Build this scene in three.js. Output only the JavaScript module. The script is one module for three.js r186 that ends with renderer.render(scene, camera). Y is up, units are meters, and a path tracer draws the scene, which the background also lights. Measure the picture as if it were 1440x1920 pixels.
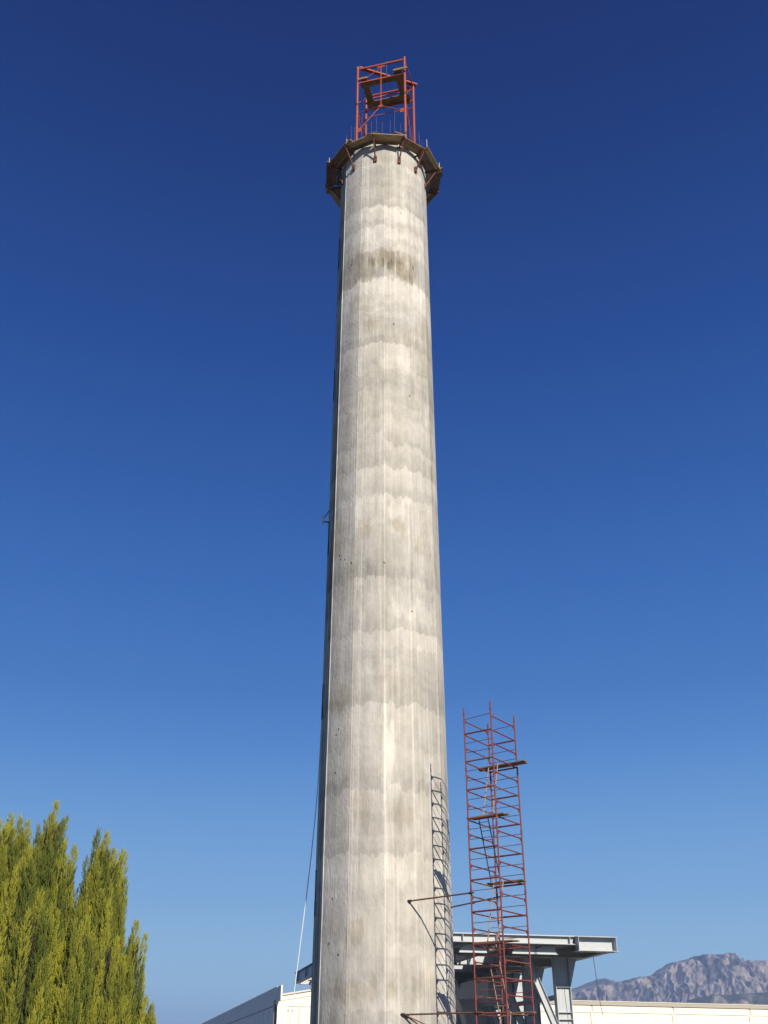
import * as THREE from 'three';
import { mergeGeometries, toCreasedNormals } from 'three/addons/utils/BufferGeometryUtils.js';

// ---------------------------------------------------------------- camera, sky, sun, exposure
const scene = new THREE.Scene();
const camera = new THREE.PerspectiveCamera(54.86, 0.75, 0.1, 40000);
camera.position.set(0, 1.6, 0);
camera.rotation.set(THREE.MathUtils.degToRad(29.6), 0, 0);

const EXPOSURE = 1.3;
const SKY = [ // elevation in degrees, sRGB of the clear dry sky above the haze
  [-90, 150, 160, 168], [-1, 160, 186, 212], [0, 160, 188, 214], [3, 174, 226, 248], [8, 128, 181, 229], [13, 96, 154, 216], [16, 76, 135, 206], [19, 62, 119, 193], [25, 44, 102, 179], [31, 31, 86, 162], [38, 18, 69, 145], [49, 4, 49, 118], [57, 2, 38, 104], [75, 2, 28, 90], [90, 2, 22, 83]];
function skyTexture() {
  const W = 64, H = 1024, d = new Float32Array(W * H * 4), c = new THREE.Color();
  const lin = SKY.map(([e, r, g, b]) => { c.setRGB(r / 255, g / 255, b / 255, THREE.SRGBColorSpace); return [e, c.r, c.g, c.b]; });
  for (let j = 0; j < H; j++) {
    const e = -90 + 180 * (j + 0.5) / H;
    let k = 0; while (k < lin.length - 2 && lin[k + 1][0] < e) k++;
    const A = lin[k], B = lin[k + 1], X = 1 / EXPOSURE, t = Math.min(1, Math.max(0, (e - A[0]) / (B[0] - A[0])));
    for (let i = 0; i < W; i++) { const o = (j * W + i) * 4; for (let q = 0; q < 3; q++) d[o + q] = (A[q + 1] + (B[q + 1] - A[q + 1]) * t) * X; d[o + 3] = 1; }
  }
  const t = new THREE.DataTexture(d, W, H, THREE.RGBAFormat, THREE.FloatType);
  t.mapping = THREE.EquirectangularReflectionMapping; t.magFilter = THREE.LinearFilter; t.minFilter = THREE.LinearFilter; t.needsUpdate = true;
  return t;
}
scene.background = skyTexture(); scene.environment = scene.background;

const SUN_AZ = THREE.MathUtils.degToRad(25), SUN_EL = THREE.MathUtils.degToRad(27);
const sunDir = new THREE.Vector3(Math.sin(SUN_AZ) * Math.cos(SUN_EL), Math.sin(SUN_EL), Math.cos(SUN_AZ) * Math.cos(SUN_EL));
const sun = new THREE.DirectionalLight(0xfff2de, 5);
sun.target.position.set(0, 20, -45); sun.position.copy(sun.target.position).addScaledVector(sunDir, 150);
sun.castShadow = true; sun.shadow.mapSize.set(4096, 4096);
Object.assign(sun.shadow.camera, { left: -70, right: 70, top: 70, bottom: -70, near: 1, far: 420 });
scene.add(sun, sun.target);

const renderer = new THREE.WebGLRenderer({ antialias: true });
renderer.setSize(768, 1024);
renderer.toneMapping = THREE.LinearToneMapping; renderer.toneMappingExposure = EXPOSURE;
renderer.outputColorSpace = THREE.SRGBColorSpace;
renderer.shadowMap.enabled = true;
scene.fog = new THREE.FogExp2(0x9cb6ea, 0.00012);

// ---------------------------------------------------------------- helpers
let seed = 12345;
const rnd = () => { seed = (seed * 1664525 + 1013904223) >>> 0; return seed / 4294967296; };
const rr = (a, b) => a + (b - a) * rnd();
const hash = (x, y = 0, z = 0) => { let h = Math.imul(x | 0, 374761393) ^ Math.imul(y | 0, 668265263) ^ Math.imul(z | 0, 2147483647 - 65); h = Math.imul(h ^ (h >>> 13), 1274126177); h ^= h >>> 16; return (h >>> 0) / 4294967296; };
const smooth = (t) => t * t * (3 - 2 * t);
const clamp = (x, a = 0, b = 1) => Math.min(b, Math.max(a, x));
const sstep = (a, b, x) => smooth(clamp((x - a) / (b - a)));
function vnoise(x, y, s = 0) {
  const i = Math.floor(x), j = Math.floor(y), u = smooth(x - i), v = smooth(y - j);
  const a = hash(i, j, s), b = hash(i + 1, j, s), c = hash(i, j + 1, s), d = hash(i + 1, j + 1, s);
  return (a + (b - a) * u) * (1 - v) + (c + (d - c) * u) * v;
}
const fbm = (x, y, o = 4, s = 0) => { let t = 0, a = 0.5, n = 0; for (let k = 0; k < o; k++) { t += a * vnoise(x, y, s + k); n += a; a *= 0.5; x *= 2.03; y *= 2.03; } return t / n; };

const V = (x, y, z) => new THREE.Vector3(x, y, z);
const used = {};
const numbered = (n) => { const k = used[n] = (used[n] ?? -1) + 1; return k ? `${n}_${String(k).padStart(3, '0')}` : n; };
function thing(name, label, category, [x, y, z] = [0, 0, 0], turn = 0, group) {
  const o = new THREE.Group(); o.name = numbered(name); o.position.set(x, y, z); o.rotation.y = turn;
  o.userData = { label, category }; if (group) o.userData.group = group; scene.add(o); return o;
}
function put(name, geo, mat, parent) {
  const m = new THREE.Mesh(geo, mat); m.castShadow = m.receiveShadow = true;
  m.name = parent === scene ? numbered(name) : name; parent.add(m); return m;
}
function single(name, geo, mat, label, category, group) {
  const m = put(name, geo, mat, scene); m.userData = { label, category }; if (group) m.userData.group = group; return m;
}
function setting(name, geo, mat) { const m = put(name, geo, mat, scene); m.userData.kind = 'structure'; return m; }
const UP = V(0, 1, 0);
function tube(a, b, r, seg = 8, r2 = r) { // round bar between two points
  const d = b.clone().sub(a), g = new THREE.CylinderGeometry(r2, r, d.length(), seg);
  g.applyQuaternion(new THREE.Quaternion().setFromUnitVectors(UP, d.clone().normalize()));
  g.translate((a.x + b.x) / 2, (a.y + b.y) / 2, (a.z + b.z) / 2); return g;
}
function bar(a, b, w, t, up = UP) { // rectangular bar from a to b: width w across, thickness t along up
  const d = b.clone().sub(a), L = d.length(); d.normalize();
  const side = V(0, 0, 0).crossVectors(d, up).normalize(), n = V(0, 0, 0).crossVectors(side, d).normalize();
  const g = new THREE.BoxGeometry(L, t, w);
  g.applyMatrix4(new THREE.Matrix4().makeBasis(d, n, side));
  g.translate((a.x + b.x) / 2, (a.y + b.y) / 2, (a.z + b.z) / 2); return g;
}
const box = (x0, x1, y0, y1, z0, z1) => { const g = new THREE.BoxGeometry(x1 - x0, y1 - y0, z1 - z0); g.translate((x0 + x1) / 2, (y0 + y1) / 2, (z0 + z1) / 2); return g; };
const join = (list) => mergeGeometries(list.map((g) => { const q = g.index ? g.toNonIndexed() : g; for (const k of Object.keys(q.attributes)) if (!['position', 'normal', 'uv'].includes(k)) q.deleteAttribute(k); return q; }));
const L2 = (r, g, b) => new THREE.Color().setRGB(r, g, b);
function grainTexture(w, h, fn, repeat) {
  const d = new Uint8Array(w * h * 4);
  for (let j = 0; j < h; j++) for (let i = 0; i < w; i++) { const c = fn(i, j), o = (j * w + i) * 4; d[o] = clamp(c[0], 0, 255); d[o + 1] = clamp(c[1], 0, 255); d[o + 2] = clamp(c[2], 0, 255); d[o + 3] = 255; }
  const t = new THREE.DataTexture(d, w, h); t.magFilter = THREE.LinearFilter; t.minFilter = THREE.LinearMipmapLinearFilter; t.generateMipmaps = true;
  t.colorSpace = THREE.SRGBColorSpace; t.wrapS = t.wrapT = THREE.RepeatWrapping; if (repeat) t.repeat.set(...repeat); t.needsUpdate = true; return t;
}
const M = {
  redTube: new THREE.MeshStandardMaterial({ color: L2(0.18, 0.038, 0.032), roughness: 0.6 }),
  redPaint: new THREE.MeshStandardMaterial({ color: L2(0.31, 0.066, 0.045), roughness: 0.55 }),
  redDull: new THREE.MeshStandardMaterial({ color: L2(0.33, 0.06, 0.04), roughness: 0.7 }),
  redDark: new THREE.MeshStandardMaterial({ color: L2(0.15, 0.034, 0.03), roughness: 0.7 }),
  maroon: new THREE.MeshStandardMaterial({ color: L2(0.13, 0.042, 0.03), roughness: 0.75 }),
  redFaded: new THREE.MeshStandardMaterial({ color: L2(0.2, 0.06, 0.05), roughness: 0.75 }),
  rust: new THREE.MeshStandardMaterial({ color: L2(0.16, 0.075, 0.045), roughness: 0.85 }),
  darkIron: new THREE.MeshStandardMaterial({ color: L2(0.03, 0.028, 0.03), roughness: 0.6 }),
  galv: new THREE.MeshStandardMaterial({ color: L2(0.42, 0.38, 0.34), roughness: 0.55, metalness: 0.2 }),
  black: new THREE.MeshStandardMaterial({ color: L2(0.012, 0.011, 0.012), roughness: 0.8 }),
  rope: new THREE.MeshStandardMaterial({ color: L2(0.62, 0.7, 0.78), roughness: 0.6 }),
  wire: new THREE.MeshStandardMaterial({ color: L2(0.05, 0.055, 0.07), roughness: 0.6 }),
  ladder: new THREE.MeshStandardMaterial({ color: L2(0.34, 0.22, 0.17), roughness: 0.7 }),
};
const woodTex = grainTexture(256, 64, (i, j) => { const n = fbm(i / 60, j / 3, 4, 5), q = fbm(i / 20, j / 12, 3, 8); const v = 0.75 + 0.5 * (n - 0.5) + 0.3 * (q - 0.5); return [172 * v, 138 * v, 98 * v]; });
M.wood = new THREE.MeshStandardMaterial({ map: woodTex, roughness: 0.85 });
M.woodPale = new THREE.MeshStandardMaterial({ map: grainTexture(256, 64, (i, j) => { const n = fbm(i / 70, j / 4, 4, 25), v = 0.85 + 0.5 * (n - 0.5); return [196 * v, 172 * v, 132 * v]; }), roughness: 0.85 });
M.woodGrey = new THREE.MeshStandardMaterial({ map: grainTexture(256, 64, (i, j) => { const n = fbm(i / 50, j / 3, 4, 15), q = fbm(i / 24, j / 10, 3, 18), v = 0.8 + 0.6 * (n - 0.5) + 0.4 * (q - 0.5); return [138 * v, 120 * v, 100 * v]; }), roughness: 0.9 });

// ---------------------------------------------------------------- ground
{
  const g = new THREE.CircleGeometry(11000, 96); g.rotateX(-Math.PI / 2);
  const uv = g.attributes.uv, p = g.attributes.position; for (let i = 0; i < p.count; i++) uv.setXY(i, p.getX(i) / 12, p.getZ(i) / 12);
  const t = grainTexture(256, 256, (i, j) => { const n = 0.8 + 0.4 * (fbm(i / 32, j / 32, 5, 41) - 0.5) + 0.15 * (hash(i, j, 3) - 0.5); return [112 * n, 107 * n, 99 * n]; });
  setting('ground', g, new THREE.MeshStandardMaterial({ map: t, roughness: 0.95 }));
}

// ---------------------------------------------------------------- mountains
function mountain(name, zRidge, foot, back, profile, x0, x1, nx, nz, opt) {
  const pos = [], col = [], idx = [], P = (x) => { let k = 0; while (k < profile.length - 2 && profile[k + 1][0] < x) k++; const [a, ya] = profile[k], [b, yb] = profile[k + 1], t = clamp((x - a) / (b - a)); return ya + (yb - ya) * t; };
  for (let j = 0; j <= nz; j++) for (let i = 0; i <= nx; i++) {
    const x = x0 + (x1 - x0) * i / nx, w = j / nz, z = w < 0.72 ? foot + (zRidge - foot) * (w / 0.72) : zRidge + (back - zRidge) * ((w - 0.72) / 0.28);
    const u = w < 0.72 ? w / 0.72 : 1 - (w - 0.72) / 0.28;      // 0 foot, 1 ridge
    const hR = P(x) + (fbm(x / 45, 3.1, 4, opt.s) - 0.5) * opt.jag;
    const ridge = (X, Y, sd, o = 4) => 1 - Math.abs(2 * fbm(X, Y, o, sd) - 1);
    const gully = fbm(x / opt.gx, z / opt.gz, 5, opt.s + 11), g2 = ridge(x / opt.gx + 7, z / opt.gz, opt.s + 31, 5), g3 = ridge(x / 34, z / 60, opt.s + 33, 4);
    const prof = Math.pow(u, 0.85) * 0.45 + 0.55 * sstep(0.1, 0.95, u + (gully - 0.5) * 0.9 * (1 - u));
    const mid = Math.min(1, 6 * (1 - u)) * Math.min(1, 5 * u);
    const h = hR * (prof + mid * (opt.rel * 0.13 * (g2 - 0.6) + 0.06 * opt.rel * (g3 - 0.6)));
    pos.push(x + (gully - 0.5) * 60 * mid, h, z + mid * ((g2 - 0.5) * 110 + (g3 - 0.5) * 55));
    const veg = 0.65 * fbm(x / 130, z / 110, 5, opt.s + 51) + 0.4 * g2 - 0.25 * (fbm(x / 30, z / 30, 3, opt.s + 57) - 0.5), rock = sstep(opt.rock[0], opt.rock[1], veg - (u > 0.93 ? 0.16 : 0) - 0.3 * (1 - sstep(0.05, 0.25, u)));
    const st = 0.72 + 1.3 * (fbm(x / 22, h / 26, 4, opt.s + 71) - 0.5), pk = fbm(x / 60, h / 50, 3, opt.s + 73), r1 = [(0.33 + 0.06 * pk) * st, 0.33 * st, (0.32 - 0.04 * pk) * st], v1 = [0.05, 0.062, 0.045];
    for (let q = 0; q < 3; q++) col.push(v1[q] + (r1[q] - v1[q]) * rock);
  }
  for (let j = 0; j < nz; j++) for (let i = 0; i < nx; i++) { const a = j * (nx + 1) + i, b = a + 1, c = a + nx + 1, d = c + 1; idx.push(a, b, d, a, d, c); }
  const g = new THREE.BufferGeometry(); g.setAttribute('position', new THREE.Float32BufferAttribute(pos, 3)); g.setAttribute('color', new THREE.Float32BufferAttribute(col, 3)); g.setIndex(idx); g.computeVertexNormals();
  return setting(name, g, new THREE.MeshStandardMaterial({ vertexColors: true, roughness: 1 }));
}
mountain('mountain', -6000, -4900, -7600, [[300, 120], [700, 240], [980, 380], [1130, 412], [1292, 434], [1367, 454], [1456, 458], [1510, 490], [1575, 527], [1682, 547], [1723, 562], [1800, 570], [1872, 570], [1977, 543], [2087, 524], [2131, 524], [2500, 470], [3100, 420]], 900, 2700, 440, 170, { s: 3, jag: 7, gx: 85, gz: 260, rel: 0.8, rock: [0.48, 0.6] });
mountain('mountain', -7300, -6800, -8600, [[250, 127], [760, 357], [1100, 442], [1256, 488], [1307, 499], [1358, 520], [1426, 544], [1477, 552], [1528, 542], [1588, 527], [1698, 476], [2200, 357], [2720, 212]], 250, 2700, 300, 60, { s: 9, jag: 10, gx: 200, gz: 260, rel: 0.5, rock: [0.62, 0.74] });
mountain('hill', -4300, -3900, -4700, [[700, 5], [930, 130], [1000, 170], [1090, 215], [1183, 243], [1255, 264], [1400, 270], [1508, 275], [1800, 270], [2400, 180], [3000, 60]], 700, 3000, 260, 50, { s: 17, jag: 8, gx: 120, gz: 160, rel: 0.4, rock: [0.72, 0.82] });

// ---------------------------------------------------------------- chimney
const CX = -0.03, CZ = -40;
const shaftR = (h) => 2.645 - 0.0049 * h;
function ringPoint(theta, h, dr = 0) { // theta in degrees, 0 towards the camera, positive to the right; twelve slightly bulged facets
  let d = ((theta - 1) % 30 + 30) % 30 - 15; const poly = Math.cos(Math.PI / 12) / Math.cos(d * Math.PI / 180);
  const r = shaftR(h) * (poly + (1 - poly) * 0.5) + dr, a = theta * Math.PI / 180;
  return V(r * Math.sin(a), h, r * Math.cos(a));
}
const TOP = 47.0;
const LIFTS = [TOP, 45.1, 43.23, 41.74, 40.26, 38.55, 36.65, 34.44, 32.42, 31.0, 29.54, 28.0, 26.53, 25.3, 23.8, 22.24, 19.8, 17.38, 15.8, 14.21, 12.5, 10.88, 8.56, 7.09, 5.56, 4.16, 2.6, 1.2, 0];
function concreteTexture() {
  const W = 1280, H = 2048, d = new Uint8Array(W * H * 4), c = new THREE.Color();
  // stains read off the photograph: [theta, height, half width deg, half height m, amount]
  const patches = [[8, 37.9, 24, 0.55, -0.16], [26, 37.2, 16, 0.6, -0.15], [-38, 37.6, 26, 1.2, -0.10], [2, 38.2, 40, 0.45, -0.07], [30, 32.9, 16, 0.5, -0.07], [-18, 33.5, 10, 0.35, -0.07], [-30, 35.0, 22, 0.5, -0.05],
    [-52, 21.9, 10, 0.8, -0.10], [-22, 22.1, 9, 0.45, -0.08], [16, 22.2, 7, 0.35, -0.10], [42, 21.6, 9, 0.55, -0.09], [-40, 14.6, 14, 0.5, -0.08], [8, 15.2, 12, 0.5, -0.06], [-22, 10.2, 9, 0.6, -0.09], [16, 10.0, 8, 0.5, -0.08], [-22, 5.9, 9, 0.4, -0.10], [-20, 4.0, 25, 0.4, -0.09], [38, 4.3, 12, 0.5, -0.06], [60, 33, 9, 2.2, -0.08], [64, 27, 8, 2.5, -0.07], [62, 21, 8, 2, -0.06]];
  const laitance = [[2, 36.1, 60, 0.55, 0.09], [6, 41.2, 40, 0.5, 0.08], [0, 39.6, 40, 0.6, 0.06], [4, 12.3, 6, 1.6, 0.10], [12, 7.9, 12, 0.5, 0.08], [10, 23.1, 10, 0.5, 0.10], [-24, 23.1, 9, 0.4, 0.06], [14, 18.6, 9, 0.7, 0.08], [38, 18.3, 12, 0.6, 0.07], [15, 31.2, 20, 0.4, 0.06]];
  const LT = [0, -0.01, -0.04, 0.06, 0.045, -0.07, 0.07, -0.02, 0.035, -0.05, 0.01, -0.035, -0.045, 0.055, 0.04, -0.055, -0.02, 0.05, -0.05, 0.02, -0.035, -0.01, 0.06, 0, 0.035, -0.025, 0.02, -0.02];
  // whitish runs of cement milk: [theta, top, bottom, width deg]
  const runs = [[-31, 29, 0, 0.9], [-35, 28, 9, 0.7], [-26, 13, 0, 0.8], [2, 15.5, 7.6, 1.9], [6, 13, 8.6, 1.4], [1.5, 26, 0, 0.8], [-3, 24, 15, 0.7], [14, 21, 12, 0.7], [27, 24, 2, 0.9], [33, 17, 9, 0.6], [45, 16, 9, 0.6], [58, 36, 0, 0.9], [3, 30, 25.5, 0.9], [8, 29, 26, 0.6], [-48, 24, 14, 0.5], [-22, 12.6, 4, 0.5], [20, 36.5, 31, 0.6], [-30, 44, 38, 1.3], [12, 9, 1, 0.6]];
  const holes = [[-47, 38], [-45, 38.15], [-43.5, 38.05], [-46, 37.8], [-48, 33.1], [-46, 28.7], [-47, 13.2], [-44, 13.4], [-47, 11.7], [-46, 7.1], [-49, 5.6], [22, 41.4], [23.5, 41.3], [30, 29.4], [28, 18.3], [-50, 21.2], [-48, 21.0], [-42, 20.9], [-33, 20.6], [1, 20.4], [-38, 5.2], [12, 33.6]];
  const seams = [-179, -149, -119, -89, -59, -29, 1, 31, 61, 91, 121, 151];
  for (let j = 0; j < H; j++) {
    const h = TOP * (j + 0.5) / H;
    for (let i = 0; i < W; i++) {
      const th = -180 + 360 * (i + 0.5) / W, panel = Math.floor((th - 1) / 30);
      const warp = 0.34 * (fbm(th / 14, h * 0.25, 3, 1) - 0.5) + 0.55 * (fbm(th / 6, h * 0.35, 5, 9) - 0.5) + 0.3 * (fbm(th * 0.5, h * 0.3, 4, 10) - 0.5) + 0.10 * (hash(panel, 4) - 0.5);
      const hw = h + warp;
      let k = 0; while (k < LIFTS.length - 2 && LIFTS[k + 1] > hw) k++;
      const dTop = LIFTS[k] - hw, len = LIFTS[k] - LIFTS[k + 1];
      // thin pour layers inside a lift, each with its own ragged tone
      const layer = Math.floor(dTop / 0.42 + 0.5 * (fbm(th / 9, h * 0.5, 3, 21) - 0.5) + 0.25 * hash(k, panel));
      let t = 0.045 * (hash(k, layer, 5) - 0.5) + 0.05 * (hash(k, panel, 6) - 0.5) + 0.055 * (hash(k, layer * 31 + panel, 7) - 0.5) + LT[k] * 0.72;
      t += 0.03 * (layer === 0 ? 1 : layer === 1 ? 0.4 : dTop > len - 0.5 ? -0.9 : 0);
      t += 0.22 * (fbm(th / 7, h * 0.9, 5, 31) - 0.5) + 0.13 * (fbm(th / 28, h * 0.3, 3, 37) - 0.5) + 0.08 * (fbm(th / 5, h * 4, 3, 39) - 0.5);
      // washed streaks of cement milk and damp run straight down
      const low = 0.5 + 0.5 * fbm(th / 20, h * 0.12, 3, 40), s1 = vnoise(th * 0.8 + 0.6 * vnoise(h * 0.5, th / 9, 44), h * 0.12 + hash(k, 3), 41), s3 = vnoise(th * 0.35, h * 0.10, 47);
      t += 0.11 * low * sstep(0.7, 0.95, s1) - 0.05 * low * sstep(0.7, 0.95, vnoise(th * 0.7, h * 0.16, 53)) + 0.06 * (s3 - 0.5);
      if (dTop < 0.025 && hash(k, panel, 12) > 0.45) t -= 0.05;
      for (const s of seams) { const e = th - s; if (e > -3 && e < 11) {
        const wob = 0.5 * (vnoise(h * 0.7, s, 61) - 0.5), on = vnoise(h * 0.22, s, 62);
        t += 0.07 * on * Math.exp(-Math.pow((e - wob) / 0.55, 2)) + 0.11 * (1 - on) * Math.exp(-Math.pow((e - 7.5 - wob) / 0.6, 2)) - 0.06 * Math.exp(-Math.pow((e - 1.6 - wob) / 0.6, 2));
        if (e > 0 && e < 7.5) t += 0.07 * (vnoise(th * 1.6, h * 0.2, 65) - 0.42);
      } }
      for (const [rt, ra, rb, rw] of runs) { if (h > ra || h < rb) continue; const e = th - rt - 1.2 * (fbm(h * 0.35, rt, 3, 67) - 0.5) * 2; if (e * e < 9 * rw * rw) t += 0.12 * (0.35 + 0.65 * vnoise(h * 0.6, rt * 3, 68)) * Math.exp(-e * e / (rw * rw)) * sstep(ra, ra - 0.5, h) * sstep(rb, rb + 1.5, h) * (0.75 + 0.5 * vnoise(th * 2.5, h * 0.2, 69)); }
      let brown = 0;
      for (const [pt, ph, pw, pv, am] of patches) { const a = (th - pt) / pw, b = (h - ph) / pv; if (a * a < 3 && b * b < 3) { const q = sstep(1.25, 0.75, Math.sqrt(a * a + b * b) + 2.2 * (fbm(th / 3, h * 1.2, 5, 71) - 0.5)); t += 0.55 * am * q; brown = Math.max(brown, q * -am); } }
      for (const [pt, ph, pw, pv, am] of laitance) { const a = (th - pt) / pw, b = (h - ph) / pv; if (a * a < 3 && b * b < 3) t += am * sstep(1.2, 0.8, Math.sqrt(a * a + b * b) + 1.8 * (fbm(th / 4, h * 1.2, 5, 73) - 0.5)); }
      const shadeGrime = th < -60 && th > -130; if (shadeGrime) t -= 0.24 * sstep(0.35, 0.8, vnoise(th * 0.55, h * 0.06, 95)) + 0.1 * sstep(0.4, 0.7, fbm(th / 3, h * 0.3, 3, 96));  // dirt streaks, deepened and less blue to paint this side's shade darker
      let pore = hash(i, j, 79) > 0.9997 ? 0.2 : 0; for (const [a, b] of holes) { const e = (th - a) * 0.044, f = h - b; if (e * e + f * f < 0.0022) pore = 0.3; }
      const v = clamp(0.44 + t * 0.92 - pore + 0.02 * (hash(i, j, 80) - 0.5), 0.08, 0.72);
      const warm = clamp(0.5 + 2 * (fbm(th / 16, h * 0.3, 3, 91) - 0.5)) ;
      c.setRGB(v, v * (0.982 - 0.012 * warm - 0.38 * brown), v * (0.915 - 0.05 * warm - (shadeGrime ? 0.12 : 0) - 1.0 * brown));
      const o = (j * W + i) * 4; c.convertLinearToSRGB(); d[o] = c.r * 255; d[o + 1] = c.g * 255; d[o + 2] = c.b * 255; d[o + 3] = 255;
    }
  }
  const t = new THREE.DataTexture(d, W, H); t.colorSpace = THREE.SRGBColorSpace; t.magFilter = THREE.LinearFilter; t.minFilter = THREE.LinearMipmapLinearFilter; t.generateMipmaps = true; t.wrapS = THREE.RepeatWrapping; t.needsUpdate = true; return t;
}
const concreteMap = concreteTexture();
const concreteBump = grainTexture(512, 512, (i, j) => { const n = 255 * (0.6 * fbm(i / 24, j / 24, 4, 101) + 0.4 * fbm(i / 5, j / 40, 3, 107)); return [n, n, n]; }, [6, 14]);
concreteBump.colorSpace = THREE.NoColorSpace;
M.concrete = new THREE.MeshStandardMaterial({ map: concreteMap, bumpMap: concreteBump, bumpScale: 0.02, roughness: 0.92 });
M.concreteInner = new THREE.MeshStandardMaterial({ color: L2(0.3, 0.28, 0.25), roughness: 0.95 });
const chimney = thing('chimney', 'tall unfinished pale grey concrete chimney with streaked faceted shaft', 'chimney', [CX, 0, CZ]);
function lift(h0, h1, dr) {
  const pos = [], uv = [], idx = [], rows = [0, 1, 2, 3, 4].map((q) => [h0 + (h1 - h0) * q / 4, dr]);
  const A = []; for (let e = -179; e < 181; e += 30) for (let q = 0; q < 6; q++) A.push(e + q * 5); A.push(181);
  rows.forEach(([h, r]) => A.forEach((a) => { const p = ringPoint(a, h, r); pos.push(p.x, p.y, p.z); uv.push((a + 180) / 360, h / TOP); }));
  const n = A.length; for (let j = 0; j < rows.length - 1; j++) for (let i = 0; i < n - 1; i++) { const a = j * n + i, b = a + 1, c = a + n, e = c + 1; idx.push(a, b, e, a, e, c); }
  const g = new THREE.BufferGeometry(); g.setAttribute('position', new THREE.Float32BufferAttribute(pos, 3)); g.setAttribute('uv', new THREE.Float32BufferAttribute(uv, 2)); g.setIndex(idx);
  return toCreasedNormals(g, 0.16);
}
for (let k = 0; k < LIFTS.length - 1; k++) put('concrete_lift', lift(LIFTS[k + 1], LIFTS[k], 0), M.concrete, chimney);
// vertical joints between the formwork panels leave thin fins of grout
for (let s = -179; s < 180; s += 30) {
  const gs = []; const N = 46; let prev = null;
  for (let q = 0; q <= N; q++) { const h = TOP * q / N, p = ringPoint(s, h, 0.0), t = V(Math.cos(s * Math.PI / 180), 0, -Math.sin(s * Math.PI / 180)), o = V(Math.sin(s * Math.PI / 180), 0, Math.cos(s * Math.PI / 180)), big = s === -59 ? 0.8 : 0.2, pr = big * (0.016 + 0.016 * vnoise(q * 0.45, s, 5)), w = (0.5 + 0.5 * big) * (0.014 + 0.014 * vnoise(q * 0.37, s, 7)), sh = 0.012 * (vnoise(q * 0.3, s, 8) - 0.5);
    const row = [p.clone().addScaledVector(t, -w + sh).addScaledVector(o, -0.02), p.clone().addScaledVector(t, -w * 0.6 + sh).addScaledVector(o, pr), p.clone().addScaledVector(t, w * 0.6 + sh).addScaledVector(o, pr), p.clone().addScaledVector(t, w + sh).addScaledVector(o, -0.02)];
    if (prev) for (let e = 0; e < 3; e++) gs.push(prev[e], prev[e + 1], row[e + 1], prev[e], row[e + 1], row[e]);
    prev = row; }
  const g = new THREE.BufferGeometry().setFromPoints(gs); const uv = new Float32Array(gs.length * 2); for (let q = 0; q < gs.length; q++) { uv[q * 2] = (s + 180.2) / 360; uv[q * 2 + 1] = gs[q].y / TOP; }
  g.setAttribute('uv', new THREE.BufferAttribute(uv, 2)); g.computeVertexNormals(); put('grout_fin', g, M.concrete, chimney);
}
{ // rim and flue
  const ri = shaftR(TOP) - 0.28, sh = new THREE.Shape(); for (let a = 0; a <= 72; a++) { const p = ringPoint(a * 5, TOP, -0.02); a ? sh.lineTo(p.x, p.z) : sh.moveTo(p.x, p.z); }
  const hole = new THREE.Path(); hole.absarc(0, 0, ri, 0, Math.PI * 2); sh.holes.push(hole);
  const g = new THREE.ShapeGeometry(sh, 36); g.rotateX(Math.PI / 2); g.translate(0, TOP - 0.004, 0); put('rim', g, M.concreteInner, chimney);
  const f = new THREE.CylinderGeometry(ri, ri, 8, 48, 1, true); f.translate(0, TOP - 4.01, 0); put('flue', f, M.concreteInner, chimney);
  const fl = new THREE.CircleGeometry(ri, 48); fl.rotateX(-Math.PI / 2); fl.translate(0, TOP - 1.2, 0); put('inner_deck', fl, M.woodGrey, chimney);
}
for (let k = 0; k < 45; k++) { // starter bars standing out of the rim
  const a = k * 8 + rr(-2, 2), H = rr(1.5, 2.9), t = (a * Math.PI) / 180, r = 2.25 + rr(-0.06, 0.06), lean = rr(-0.05, 0.05);
  put('starter_bar', tube(V(r * Math.sin(t), TOP - 0.1, r * Math.cos(t)), V((r + lean) * Math.sin(t + lean * 0.3), TOP + H, (r + lean) * Math.cos(t + lean * 0.3)), 0.011, 5), M.rust, chimney);
}
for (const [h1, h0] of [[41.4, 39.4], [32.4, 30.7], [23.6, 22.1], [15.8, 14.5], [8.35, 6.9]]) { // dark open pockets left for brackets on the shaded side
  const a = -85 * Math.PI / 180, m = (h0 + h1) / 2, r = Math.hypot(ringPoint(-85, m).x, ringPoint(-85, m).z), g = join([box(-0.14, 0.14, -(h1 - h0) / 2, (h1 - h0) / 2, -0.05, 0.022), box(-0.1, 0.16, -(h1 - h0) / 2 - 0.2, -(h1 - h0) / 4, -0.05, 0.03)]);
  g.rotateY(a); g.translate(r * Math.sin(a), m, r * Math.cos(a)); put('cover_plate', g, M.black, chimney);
}
{ // small bracket on the shaded edge
  const g = join([tube(V(-2.45, 23.7, 0.1), V(-2.78, 23.75, 0.15), 0.035), tube(V(-2.78, 23.6, 0.15), V(-2.78, 24.05, 0.15), 0.03), tube(V(-2.48, 24.4, 0.1), V(-2.78, 23.85, 0.15), 0.02)]); put('bracket', g, M.darkIron, chimney);
}

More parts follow.
